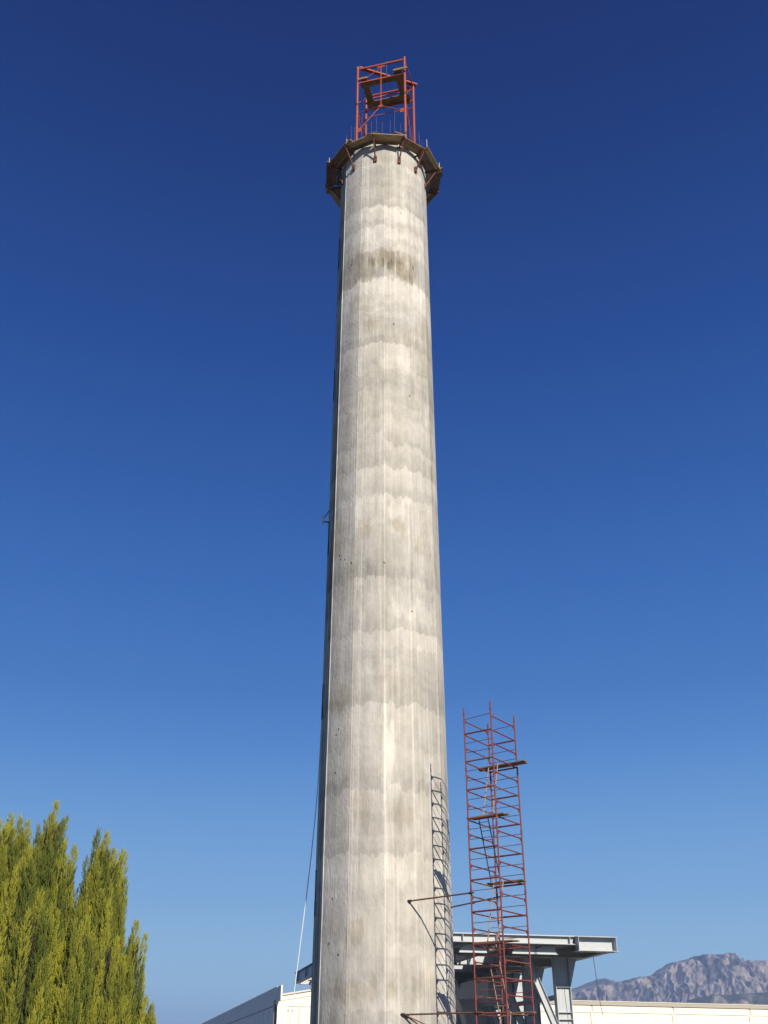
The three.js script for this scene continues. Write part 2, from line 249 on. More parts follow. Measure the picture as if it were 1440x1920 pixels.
// ---------------------------------------------------------------- ring platform round the chimney head
const HP = 46.4, ringPlat = thing('ring_platform', 'timber ring platform on red brackets round the chimney head', 'work platform', [CX, HP, CZ]);
const pol = (a, r, y = 0) => V(r * Math.sin(a * Math.PI / 180), y, r * Math.cos(a * Math.PI / 180));
for (let k = 0; k < 12; k++) {
  const a0 = -11 + 30 * k, a1 = a0 + 30, tl = rr(-0.04, 0.04), mid = a0 + 15 > 180 ? a0 + 15 - 360 : a0 + 15, side = sstep(35, 75, Math.abs(mid)), rim = 3.22 + 0.2 * side + rr(-0.06, 0.09), nb = side > 0.5 ? 3 : 2;
  for (let b = 0; b < nb; b++) { // two or three boards to a bay, each mitred where bays meet
    const r0 = 2.5 + b * 0.3 + rr(0, 0.015), r1 = r0 + 0.288, ov = b === nb - 1 ? rr(0.3, 3.4) : rr(-0.6, 2), y = tl + rr(-0.025, 0.03) + (k % 2) * 0.05, ro = b === nb - 1 ? rim - 0.02 : r1;
    const c = [pol(a0 - ov, r0, y), pol(a1 + ov, r0, y), pol(a1 + ov, ro, y), pol(a0 - ov, ro, y)], sh = [];
    const t = 0.042, quad = (p, q, r, s) => sh.push(p, q, r, p, r, s), up = c.map((p) => p.clone().add(V(0, t, 0)));
    quad(up[3], up[2], up[1], up[0]); quad(c[0], c[1], c[2], c[3]); for (let e = 0; e < 4; e++) { const f = (e + 1) % 4; quad(c[e], up[e], up[f], c[f]); }
    const g = new THREE.BufferGeometry().setFromPoints(sh); const uv = new Float32Array(sh.length * 2), d = c[1].clone().sub(c[0]).normalize(); sh.forEach((p, q) => { uv[2 * q] = p.dot(d) / 1.2 + k * 0.37 + b * 0.2; uv[2 * q + 1] = (Math.hypot(p.x, p.z) + p.y) / 0.5; });
    g.setAttribute('uv', new THREE.BufferAttribute(uv, 2)); g.computeVertexNormals(); put('plank', g, [M.wood, M.woodGrey, M.woodPale][Math.floor(rnd() * 3)], ringPlat);
  }
  { const a = a0 + rr(-3, 3), y = 0.1 + tl + rr(0, 0.03); put('plank', bar(pol(a - rr(4, 7), 3.02 + rr(0, 0.15), y), pol(a + rr(4, 8), 3.0 + rr(0, 0.2), y + rr(-0.02, 0.03)), 0.2, 0.035), k % 2 ? M.woodPale : M.wood, ringPlat); } // short board lapped over the joint
  const br = new THREE.Group(); br.name = 'bracket'; ringPlat.add(br); // red triangular bracket under each joint
  const rw = shaftR(HP) - 0.005, am = a0 + rr(-2, 2);
  put('bearer', bar(pol(am, rw, -0.05), pol(am, 3.28, -0.05), 0.07, 0.08), M.maroon, br);
  put('strut', tube(pol(am, 3.08, -0.08), pol(am, rw + 0.03, -1.12), 0.042, 8), M.maroon, br);
  put('foot', bar(pol(am, rw + 0.03, -1.3), pol(am, rw + 0.03, -0.9), 0.16, 0.07, pol(am, 1)), M.maroon, br);
}
for (const [a, r, y, len] of [[49, 3.22, 0.05, 0.75], [79, 3.26, 0.0, 0.65], [-71, 3.26, 0.0, 0.55], [-97, 3.28, -0.5, 0.75], [108, 3.26, -0.1, 0.55], [-41, 3.12, 0.05, 0.5]]) put('guard_stub', tube(pol(a, r, y), pol(a, r, y + len), 0.022), M.galv, ringPlat);
for (const [a, r, y] of [[82, 3.36, 0.16], [-100, 3.32, -0.28]]) put('loose_board', bar(pol(a - 4, r, y), pol(a + 8, r - 0.05, y + 0.05), 0.2, 0.04), M.wood, ringPlat);

// ---------------------------------------------------------------- red frame standing on the chimney head
const CAGE = V(0.06, 0, -40), cu = V(0.97, 0, 0.242), cv = V(0.242, 0, -0.97), HT = 55.4;
const cage = thing('hoist_frame', 'red steel hoist frame with timber deck standing on the chimney head', 'hoist frame', [CAGE.x, TOP - 1.2, CAGE.z]);
const Y0 = TOP - 1.2, cp = (u, v, y) => V(cu.x * u + cv.x * v, y - Y0, cu.z * u + cv.z * v);
const HU = 1.47, HV = 1.0, corners = [[-HU, -HV], [HU, -HV], [HU + 0.1, HV], [-HU, HV]];
corners.forEach(([u, v], k) => { const p = put('post', tube(cp(u, v, Y0 + 0.005), cp(u, v, k === 1 ? HT + 0.12 : HT), 0.075, 12), M.redPaint, cage);
  for (const y of [48.6, [52.0, 52.1, 49.4, 50.6][k]]) put('clamp', tube(cp(u, v, y), cp(u, v, y + 0.13), 0.105, 12), M.darkIron, p); });
const beam = (n, a, b, w, t, m = M.redPaint) => put(n, bar(a, b, w, t), m, cage);
beam('top_beam', cp(-HU, -HV, HT - 0.1), cp(HU, -HV, HT - 0.1), 0.09, 0.11); beam('top_beam', cp(HU, -HV, HT - 0.12), cp(HU + 0.1, HV, HT - 0.12), 0.06, 0.06, M.redDull); beam('top_beam', cp(-HU, -HV, HT - 0.12), cp(-HU, HV, HT - 0.12), 0.05, 0.05, M.redDull); beam('top_beam', cp(-HU, HV, HT - 0.1), cp(HU + 0.1, HV, HT - 0.1), 0.09, 0.1);
beam('diagonal_beam', cp(-HU - 0.06, -HV - 0.06, HT + 0.04), cp(HU + 0.28, HV + 0.12, HT + 0.04), 0.09, 0.13); beam('diagonal_beam', cp(-HU + 0.12, -HV - 0.06, HT + 0.05), cp(HU + 0.36, HV, HT + 0.05), 0.07, 0.12, M.redDull);
const HD = 54.1; // timber deck: four boards round an opening
beam('deck_board', cp(-HU + 0.15, -HV + 0.22, HD), cp(HU - 0.1, -HV + 0.22, HD), 0.42, 0.05, M.wood); beam('deck_board', cp(-HU + 0.2, HV - 0.25, HD), cp(HU - 0.05, HV - 0.25, HD), 0.5, 0.05, M.wood);
beam('deck_board', cp(-HU + 0.42, -HV - 0.12, HD + 0.06), cp(-HU + 0.42, HV + 0.1, HD + 0.06), 0.42, 0.05, M.wood); beam('deck_board', cp(HU - 0.4, -HV - 0.2, HD + 0.06), cp(HU - 0.4, HV + 0.25, HD + 0.06), 0.46, 0.05, M.wood);
beam('toe_board', cp(HU - 0.66, -HV - 0.22, HD + 0.12), cp(HU + 0.2, -HV - 0.22, HD + 0.12), 0.05, 0.16, M.wood); beam('toe_board', cp(-HU + 0.1, -HV - 0.13, HD + 0.12), cp(-HU + 0.64, -HV - 0.13, HD + 0.12), 0.05, 0.16, M.wood);
for (const v of [-HV, HV]) beam('deck_bearer', cp(-HU, v, HD - 0.09), cp(HU + 0.05, v, HD - 0.09), 0.06, 0.08, M.redDull);
beam('rail', cp(-HU, HV, HD + 0.95), cp(HU, HV, HD + 0.95), 0.05, 0.09); beam('rail', cp(-HU, HV, HD - 0.75), cp(HU, HV, HD - 0.75), 0.03, 0.04);
const NODE = cp(0, -HV - 0.02, 51.5), rod = (a, b, r, m = M.redPaint) => put('brace_rod', tube(a, b, r, 6), m, cage);
rod(cp(0, -HV - 0.02, HT - 0.35), NODE, 0.035); rod(NODE, cp(-HU, -HV, 49.6), 0.03); rod(NODE, cp(HU, -HV, 50.6), 0.03); rod(cp(0, -HV, HT - 0.35), cp(-HU, -HV, 53.9), 0.025);
rod(NODE, cp(-HU, -HV, 51.3), 0.018); for (const s of [-1, 1]) { rod(cp(s * HU, -HV, 52), cp(s * HU, HV, 49.4), 0.025, M.redDull); rod(cp(s * HU, HV, HT - 0.3), cp(s * HU, -HV, 52.2), 0.025, M.redDull); rod(cp(s * HU, -HV, 51.6), cp(s * HU, HV, 51.6), 0.03, M.redDull); rod(cp(s * HU, -HV, 48.5), cp(s * HU, HV, 48.5), 0.03, M.redDull); }
put('gusset', join([bar(cp(-0.25, -HV - 0.02, HT - 0.3), cp(0.25, -HV - 0.02, HT - 0.3), 0.03, 0.12), bar(cp(-0.12, -HV - 0.04, 51.45), cp(0.12, -HV - 0.04, 51.45), 0.04, 0.2)]), M.redPaint, cage);
for (const [u, y] of [[-HU + 0.16, 49.75], [HU - 0.16, 50.7]]) put('gusset', bar(cp(u - 0.14, -HV - 0.03, y), cp(u + 0.14, -HV - 0.03, y), 0.03, 0.34), M.redPaint, cage);
single('lifting_rope', (() => { const p = (y) => { const q = cp(0.35, -HV, y); return V(q.x + CAGE.x, y, q.z + CAGE.z); }; return join([tube(p(HT - 0.05).add(V(0, 0.2, 0)), p(HT - 1.1), 0.025, 6), tube(p(HT - 1.3), p(HT - 1.08), 0.06, 8, 0.03)]); })(), M.wire, 'short dark rope with hook block hanging from the red top beam', 'rope');

// ---------------------------------------------------------------- scaffold tower beside the chimney
const SL = V(2.98, 0, -35.75), SA = THREE.MathUtils.degToRad(36), SW = 1.15, SD = 1.75;
const tower = thing('scaffold_tower', 'slender red tubular scaffold tower standing beside the concrete chimney', 'scaffolding', [SL.x, 0, SL.z]);
const e1 = V(Math.cos(SA), 0, Math.sin(SA)), e2 = V(Math.sin(SA), 0, -Math.cos(SA));
const sp = (a, b, y) => V(e1.x * a + e2.x * b, y, e1.z * a + e2.z * b), spw = (a, b, y) => sp(a, b, y).add(V(SL.x, 0, SL.z));
const mix = (m) => { const q = rnd(); return q < 0.7 ? m : q < 0.88 ? M.redFaded : M.rust; };
const PITCH = 1.023, HL = []; for (let k = 0; k < 12; k++) HL.push(12.46 - PITCH * k);
for (const [a, b, t, f] of [[0, 0, 13.46, 0.3], [SW, 0, 13.5, -0.35], [0, SD, 13.3, 0.6], [SW, SD, 13.42, 0.1]]) {
  const p = put('standard', tube(sp(a, b, 0.05), sp(a, b, t), 0.028, 8), M.redTube, tower);
  put('base_plate', box(sp(a, b, 0).x - 0.08, sp(a, b, 0).x + 0.08, 0.002, 0.05, sp(a, b, 0).z - 0.08, sp(a, b, 0).z + 0.08), M.redDark, p);
  for (let y = 13.15; y > 1; y -= 2 * PITCH) put('coupler', tube(sp(a, b, y), sp(a, b, y + 0.12), 0.036, 8), M.redDark, p);
}
for (let k = 0; k < HL.length; k++) {
  const h = HL[k];
  for (const b of [0, SD]) {
    put('transom', tube(sp(0, b, h), sp(SW, b, h), 0.03, 6), mix(M.redDark), tower);
    for (const q of [0.34, 0.68]) put('rung', tube(sp(0, b, h - q * PITCH), sp(SW, b, h - q * PITCH), 0.012, 5), mix(M.redDark), tower);
    if (!k) put('rung', tube(sp(0, b, h + 0.55), sp(SW, b, h + 0.6), 0.012, 5), mix(M.redDark), tower);
  }
  for (const a of [0, SW]) {
    put('ledger', tube(sp(a, 0, h - 0.03), sp(a, SD, h - 0.03), 0.024, 6), mix(M.redTube), tower);
    const l = put('ledger', tube(sp(a, 0, h + 0.5), sp(a, SD, h + 0.5), 0.024, 6), mix(M.redTube), tower);
    for (const b of [0, SD]) { const sgn = b ? -1 : 1, y = h + 0.5; const g = new THREE.BufferGeometry().setFromPoints([sp(a, b + sgn * 0.02, y + 0.06), sp(a, b + sgn * 0.02, y - 0.16), sp(a, b + sgn * 0.16, y)]); g.setAttribute('uv', new THREE.Float32BufferAttribute(6, 2)); g.computeVertexNormals();
      const sh = new THREE.Shape([new THREE.Vector2(0.02, 0.07), new THREE.Vector2(0.17, 0.0), new THREE.Vector2(0.02, -0.16)]), x = new THREE.ExtrudeGeometry(sh, { depth: 0.012, bevelEnabled: false });
      x.rotateY(-Math.atan2(sgn * e2.z, sgn * e2.x)); const c = sp(a, b, y); x.translate(c.x, c.y, c.z); put('gusset', x, M.redDark, l); }
  }
}
// planks lie loose on the transoms: two boards at each level, alternately at either end
const plankLevels = [[11.48, 1, -0.35, SW + 0.5, 'on the top scaffold deck'], [9.43, 0, -0.1, SW + 0.22, 'on the second scaffold deck down'], [7.385, 1, -0.2, SW + 0.12, 'on the middle scaffold deck'], [5.34, 0, -0.05, SW + 0.3, 'on scaffold deck level with girder'], [3.29, 1, -0.1, SW + 0.15, 'on the lowest scaffold deck']];
plankLevels.forEach(([h, side, a0, a1, where]) => { for (let q = 0; q < 2; q++) { const b = side ? SD - 0.2 - q * 0.21 : 0.14 + q * 0.21; single('scaffold_plank', bar(spw(a0 + q * 0.08, b, h + 0.022), spw(a1 + q * 0.05, b + 0.02, h + 0.022), 0.19, 0.038), q ? M.woodGrey : M.wood, `${q ? 'inner' : 'outer'} timber plank ${q ? 'beside the ladder' : 'along the end frame'} ${where}`, 'plank', 'planks of the scaffold decks'); } });
const ladders = [[11.48, 9.43, 1, 0.5, 'pale ladder hanging under the top scaffold deck', M.ladder], [9.43, 7.385, 0, 0.3, 'dark ladder leaning below the second scaffold deck', M.darkIron], [7.385, 5.34, 1, 0.45, 'pale ladder below the middle scaffold deck', M.ladder], [5.34, 3.29, 0, 0.35, 'pale ladder in front of the grey casing and steel frames', M.ladder], [3.29, 0.05, 1, 0.45, 'ladder reaching down from the lowest scaffold deck', M.ladder]];
ladders.forEach(([ht, hb, side, a, label, m]) => {
  const bt = side ? SD - 0.62 : 0.55, bb = side ? 0.5 : SD - 0.55, T = spw(a, bt, ht + 0.05), B = spw(a, bb, hb + 0.055), o = thing('ladder', label, 'ladder', [B.x, B.y, B.z]);
  const l = (p, s) => p.clone().sub(B).addScaledVector(e1, s * 0.19), rl = T.distanceTo(B), n = Math.floor(rl / 0.3);
  for (const s of [-1, 1]) put('rail', tube(l(B, s), l(T, s), 0.021, 6), m, o);
  for (let q = 1; q <= n; q++) { const c = B.clone().lerp(T, (q - 0.4) / n); put('rung', tube(l(c, -1), l(c, 1), 0.011, 5), m, o); }
});
// ties between tower and chimney
const tie = (label, a, b, r, coup) => { const o = thing('tie_tube', label, 'tie tube', [a.x, a.y, a.z]); put('tube', tube(V(0, 0, 0), b.clone().sub(a), r, 8), M.rust, o); const d = b.clone().sub(a).normalize(); put('anchor', tube(d.clone().multiplyScalar(-0.05), d.clone().multiplyScalar(0.09), 0.05, 8), M.darkIron, o); if (coup) { const c = coup.clone().sub(a); put('coupler', tube(c.clone().addScaledVector(d, -0.05), c.clone().addScaledVector(d, 0.05), 0.046, 8), M.darkIron, o); } return o; };
const wall = (x, y, r = 2.6) => V(x, y, CZ + Math.sqrt(r * r - (x - CX) * (x - CX)));
{ const a = wall(0.9, 6.93), b = spw(0, -0.04, 6.93); tie('rusty tie tube from the chimney face to the scaffold, the upper one', a, b.clone().add(b.clone().sub(a).normalize().multiplyScalar(0.15)), 0.028, b); }
{ const a = V(2.46, 7.0, -39.7), b = spw(0.05, SD, 7.0); tie('dark tie tube running behind the chimney edge to the far scaffold post', a, b.clone().add(b.clone().sub(a).normalize().multiplyScalar(0.2)), 0.026, a.clone().lerp(b, 0.5)); }
{ const a = wall(0.62, 3.3), b = spw(0, -0.04, 3.28); tie('rusty tie tube from the chimney face to the scaffold, the lower one', a, b.clone().add(b.clone().sub(a).normalize().multiplyScalar(0.25)), 0.028, b); }
{ const a = wall(0.75, 3.27), b = wall(1.9, 2.6).add(V(0.5, 0, 0.6)); tie('thin rusty stay sloping down from the lower chimney anchor', a, b, 0.02); }

// ---------------------------------------------------------------- steel frame building
const steelTex = grainTexture(256, 256, (i, j) => { const n = 1 + 0.1 * (fbm(i / 30, j / 30, 4, 201) - 0.5) + 0.05 * (hash(i, j, 9) - 0.5) - 0.1 * sstep(0.72, 0.85, fbm(i / 12, j / 40, 4, 205)); return [176 * n, 183 * n, 188 * n]; });
M.steel = new THREE.MeshStandardMaterial({ map: steelTex, roughness: 0.5 });
M.casing = M.steel;
const steel = thing('steel_frame', 'light grey painted steel girder frame with heavy columns behind the scaffold', 'steel frame', [3.9, 0, -60], THREE.MathUtils.degToRad(13));
function grp(name, parent) { const g = new THREE.Group(); g.name = name; parent.add(g); return g; }
function girderX(x0, x1, y0, y1, z, fw, stiff = [], name = 'girder') { // I girder across, web facing the front
  const g = grp(name, steel), t = 0.03;
  put('top_flange', box(x0 - 0.02, x1 + 0.02, y1 - t, y1, z - fw / 2, z + fw / 2), M.steel, g); put('bottom_flange', box(x0 - 0.04, x1 + 0.04, y0, y0 + t, z - fw / 2, z + fw / 2), M.steel, g);
  put('web', box(x0, x1, y0 + t, y1 - t, z - 0.012, z + 0.012), M.steel, g);
  for (const s of stiff) put('stiffener', box(s - 0.012, s + 0.012, y0 + t, y1 - t, z + 0.012, z + fw / 2 - 0.02), M.steel, g); return g;
}
function girderZ(x, z0, z1, y0, y1, fw, stiffStep = 3) {
  const g = grp('side_girder', steel), t = 0.03;
  put('top_flange', box(x - fw / 2, x + fw / 2, y1 - t, y1, z1, z0), M.steel, g); put('bottom_flange', box(x - fw / 2, x + fw / 2, y0, y0 + t, z1, z0), M.steel, g); put('web', box(x - 0.012, x + 0.012, y0 + t, y1 - t, z1, z0), M.steel, g);
  for (let z = z0 - 0.4; z > z1; z -= stiffStep) put('stiffener', box(x - fw / 2 + 0.02, x - 0.012, y0 + t, y1 - t, z - 0.012, z + 0.012), M.steel, g);
}
function column(x, z, top, cap) {
  const g = grp('column', steel), w = 0.45;
  put('web', box(x - w, x + w, 0.05, top, z - 0.014, z + 0.014), M.steel, g);
  for (const s of [-1, 1]) put('flange', box(x + s * w - 0.016, x + s * w + 0.016, 0.05, top, z - 0.22, z + 0.22), M.steel, g);
  for (const y of [5.95, 4.62, 4.25, 3.86, 2.6, 1.3]) put('stiffener', box(x - w + 0.016, x + w - 0.016, y, y + 0.025, z + 0.014, z + 0.2), M.steel, g);
  put('base_plate', box(x - 0.6, x + 0.6, 0.004, 0.05, z - 0.4, z + 0.4), M.steel, g);
  if (cap) { const sh = new THREE.Shape([new THREE.Vector2(w + 0.016, top - 1.55), new THREE.Vector2(w + 0.5, top - 0.05), new THREE.Vector2(w + 0.016, top - 0.05)]); for (const s of [1]) { const e = new THREE.ExtrudeGeometry(sh, { depth: 0.4, bevelEnabled: false }); e.translate(0, 0, -0.2); if (s < 0) e.rotateY(Math.PI); e.translate(x, 0, z); put('haunch', e, M.steel, g); } }
}
function knee(x0, y0, x1, y1, z) { // I section brace, web towards the front
  const g = grp('brace', steel), a = V(x0, y0, z), b = V(x1, y1, z), d = b.clone().sub(a).normalize(), n = V(-d.y, d.x, 0);
  put('web', bar(a, b, 0.02, 0.34, n), M.steel, g); for (const s of [-1, 1]) put('flange', bar(a.clone().addScaledVector(n, s * 0.18), b.clone().addScaledVector(n, s * 0.18), 0.3, 0.022, n), M.steel, g);
}
const GT = 8.41;
girderX(-4.8, 7.15, 7.96, GT, 0, 0.5, [-3.5, -1.5, 0.5, 2.5, 6.9]);
girderX(7.25, 9.66, 7.62, GT - 0.02, 0.12, 0.9, [7.29, 9.6]);
const ROWS = [-2.8, -8, -12.5, -17, -22, -26];
ROWS.forEach((z, k) => {
  girderX(-4.6, k ? 9.0 : 8.7, k ? 7.5 : 7.55, k ? 8.3 : 7.94, z, 0.55, k ? [-3, -1.6, 0.4, 2.2, 2.75, 3.3, 4.9, 5.5, 6.8] : [-3, 0.2, 4.1, 6.9]);
  for (const x of [-1.6, 7.42]) { column(x, z, k ? 7.48 : 7.54, true); knee(x - 0.5, 3.7, x - 2.1, k ? 7.45 : 7.5, z); if (x < 0) knee(x + 0.5, 3.7, x + 2.1, k ? 7.45 : 7.5, z); }
});
for (const x of [-4.8, 2.4, 9.3]) girderZ(x, -0.3, -27, 7.62, GT - 0.03, 0.4, 4.2);
for (let k = 0; k < 3; k++) { const z = ROWS[k]; put('tie_beam', box(7.33, 7.51, 5.35, 5.6, ROWS[k + 1] + 0.24, z - 0.24), M.steel, steel); }
for (let x = -3.6; x < 9; x += 1.8) put('purlin', box(x - 0.06, x + 0.06, 8.2, 8.37, -26.9, -0.3), M.steel, steel);
put('shading_roof_deck', box(4.6, 9.5, GT + 0.004, GT + 0.03, -27, 0.2), M.steel, steel);
for (const [z0, z1] of [[-6.3, 0.2], [-11, -8.4], [-15.5, -12.9], [-20.2, -17.4]]) put('shading_roof_deck', box(-4.9, 4.59, GT + 0.004, GT + 0.03, z0, z1), M.steel, steel);  // added deck strips, spaced to shade the interior but leave girder rows sunlit
// tapered haunch plates between the first two girders
for (const [x0, x1] of [[0.45, 2.1], [3.6, 5.1], [4.9, 6.3]]) { const sh = new THREE.Shape([new THREE.Vector2(x0, 7.5), new THREE.Vector2(x1, 7.5), new THREE.Vector2(x1 - 0.1, 7.93), new THREE.Vector2(x0 + 0.55, 7.93), new THREE.Vector2(x0 + 0.1, 7.72)]), e = new THREE.ExtrudeGeometry(sh, { depth: 0.03, bevelEnabled: false }); e.translate(0, 0, -0.5); const p = put('haunch_plate', e, M.steel, steel); put('flange', box(x0 - 0.03, x1 + 0.03, 7.47, 7.5, -0.62, -0.35), M.steel, p); }
// dark equipment casing under the frame
const casing = thing('equipment_casing', 'plain grey sheet metal casing standing in shade inside the steel frame', 'casing', [3.9, 0, -60], THREE.MathUtils.degToRad(13));
put('body', box(5.8, 12, 0.05, 7.9, -25.5, -19.4), M.casing, casing); for (let x = 6.1; x < 12; x += 0.62) put('rib', box(x, x + 0.06, 0.1, 7.8, -19.4, -19.34), M.casing, casing);
put('duct', box(5.4, 6.9, 5.4, 7.1, -19.4, -10.5), M.casing, casing); put('hopper', (() => { const g = new THREE.CylinderGeometry(1.6, 0.6, 2.6, 4, 1); g.rotateY(Math.PI / 4); g.translate(5.6, 4.6, -14); return g; })(), M.casing, casing); put('support_wall', box(4.9, 6.6, 0.05, 3.3, -16, -11), M.casing, casing);
{ const p = (s, y) => V(3.9 + 0.974 * s, y, -60 - 0.225 * s + 0.3); single('hanging_cable', new THREE.TubeGeometry(new THREE.CatmullRomCurve3([p(8.25, 7.62), p(8.32, 6.4), p(8.42, 5.0), p(8.52, 4.35)]), 16, 0.018, 5), M.wire, 'thin dark cable hanging from the girder end', 'cable'); }

// ---------------------------------------------------------------- warehouses
const cladTex = (r, g, b, s) => grainTexture(256, 256, (i, j) => { const n = 1 + 0.05 * (fbm(i / 40, j / 60, 4, s) - 0.5) - 0.04 * sstep(0.6, 0.85, fbm(i / 6, j / 70, 3, s + 5)); return [r * n, g * n, b * n]; });
M.cream = new THREE.MeshStandardMaterial({ map: cladTex(236, 231, 216, 301), roughness: 0.75 });
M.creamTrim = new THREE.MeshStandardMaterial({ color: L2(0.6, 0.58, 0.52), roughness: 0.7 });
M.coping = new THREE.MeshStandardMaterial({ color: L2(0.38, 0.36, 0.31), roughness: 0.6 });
{ // right hand shed: long cream wall in bays
  const a = V(9, 0, -106.6), b = V(75, 0, -131), ang = -Math.atan2(b.z - a.z, b.x - a.x), len = Math.hypot(b.x - a.x, b.z - a.z);
  const w = thing('warehouse', 'long cream warehouse wall with grey coping below the mountain', 'warehouse', [a.x, 0, a.z], ang);
  put('wall', box(0, len, 0, 7.5, -30, -0.06), M.creamTrim, w);
  put('coping', box(-0.1, len, 7.5, 7.82, -0.4, 0.16), M.coping, w); put('cap_flashing', box(-0.1, len, 7.823, 7.9, -0.42, 0.2), M.creamTrim, w);
  put('roof', box(0, len, 7.5, 7.7, -30, -0.41), M.coping, w);
  for (let x = 3.1; x < len - 10; x += 9.62) { put('wall_panel', box(x + 0.28, x + 9.34, 0.1, 6.75, -0.058, 0), M.cream, w); put('frieze_panel', box(x + 0.1, x + 9.5, 6.85, 7.49, -0.058, 0.02), M.cream, w); put('pilaster', box(x - 0.2, x + 0.2, 0.05, 6.8, -0.058, 0.05), M.cream, w); }
}
{ // left hand shed: cream gable end, grey long side in the shade
  const c = V(-10.35, 0, -110), ang = THREE.MathUtils.degToRad(13.9);
  const w = thing('warehouse', 'warehouse with sunlit cream gable end and long shaded side wall', 'warehouse', [c.x, 0, c.z], ang), X = 30;
  const gx = (x) => 8.42 + 0.16 * x * (x < 14 ? 1 : 0) + (x >= 14 ? 0.16 * (28 - x) : 0);
  const sh = new THREE.Shape([new THREE.Vector2(0, 0), new THREE.Vector2(28, 0), new THREE.Vector2(28, 8.42), new THREE.Vector2(14, gx(14)), new THREE.Vector2(0, 8.42)]);
  const g = new THREE.ExtrudeGeometry(sh, { depth: 0.2, bevelEnabled: false }); g.translate(0, 0, -2.2); put('gable_wall', g, M.cream, w);
  put('gable_coping', bar(V(-0.02, 8.44, -1.97), V(14, gx(14) + 0.02, -1.97), 0.3, 0.16), M.creamTrim, w); put('gable_trim', bar(V(0.3, 7.95, -1.985), V(14, gx(14) - 0.48, -1.985), 0.05, 0.05), M.coping, w);
  put('rail', box(1.0, 14, 7.42, 7.46, -1.99, -1.95), M.coping, w); put('pilaster', box(2.2, 2.32, 0.02, 7.4, -1.998, -1.94), M.creamTrim, w);
  for (const x of [1.05, 1.5]) put('vent', box(x, x + 0.16, 7.0, 7.16, -1.998, -1.93), M.coping, w);
  put('parapet_end', box(-0.02, 0.14, 7.86, 9.26, -2.19, 0.1), M.cream, w);
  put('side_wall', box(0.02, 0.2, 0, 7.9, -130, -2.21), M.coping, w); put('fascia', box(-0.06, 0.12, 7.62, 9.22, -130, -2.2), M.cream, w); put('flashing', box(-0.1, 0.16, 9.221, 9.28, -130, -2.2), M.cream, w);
  for (let k = 0; k < 32; k++) put('wall_panel', box(-0.04, 0.019, 0.05, 7.5, -4.2 - 3.9 * (k + 1) + 0.24, -4.2 - 3.9 * k), M.cream, w);
  put('downpipe', tube(V(-0.12, 0.02, -3.0), V(-0.12, 8.1, -3.0), 0.13, 10), M.galv, w);
  put('roof', box(0.25, 27.8, 7.4, 7.6, -130, -2.25), M.coping, w);
}

// ---------------------------------------------------------------- hanging line left of the chimney
single('hanging_rope', new THREE.TubeGeometry(new THREE.CatmullRomCurve3([V(-2.6, 14.2, -40.1), V(-2.68, 11.5, -40.1), V(-2.88, 8.6, -40.2), V(-3.18, 5.4, -40.2), V(-3.62, 1.0, -40.3), V(-3.72, 0.02, -40.3)]), 60, 0.02, 6), M.rope, 'pale thin rope hanging down beside the shaded edge of the chimney', 'rope');

// ---------------------------------------------------------------- golden cypress trees
const sprayGeo = (() => { // one feathery upright spray of scale leaves
  const P = [], n = 16; let s = 7; const q = () => { s = (s * 16807) % 2147483647; return s / 2147483647; };
  for (let k = 0; k < n; k++) {
    const t = k / (n - 1), y = t * 0.14, az = k * 2.4, out = 0.4 * (1 - t) + 0.08, len = 0.038 + 0.034 * (1 - t) * (0.6 + 0.8 * q()), w = 0.0048;
    const d = V(Math.cos(az) * out, 1, Math.sin(az) * out).normalize(), b = V(Math.cos(az) * 0.005, y, Math.sin(az) * 0.005), side = V(-Math.sin(az), 0, Math.cos(az)), e = b.clone().addScaledVector(d, len), m = b.clone().addScaledVector(d, len * 0.45);
    for (const p of [b, m.clone().addScaledVector(side, w), e, b, e, m.clone().addScaledVector(side, -w)]) P.push(p.x, p.y, p.z);
  }
  const g = new THREE.BufferGeometry(); g.setAttribute('position', new THREE.Float32BufferAttribute(P, 3)); g.computeVertexNormals(); return g;
})();
M.foliage = new THREE.MeshPhysicalMaterial({ color: 0xffffff, roughness: 0.85, transmission: 0.15, thickness: 0, side: THREE.DoubleSide });
M.bark = new THREE.MeshStandardMaterial({ color: L2(0.07, 0.055, 0.035), roughness: 0.95 });
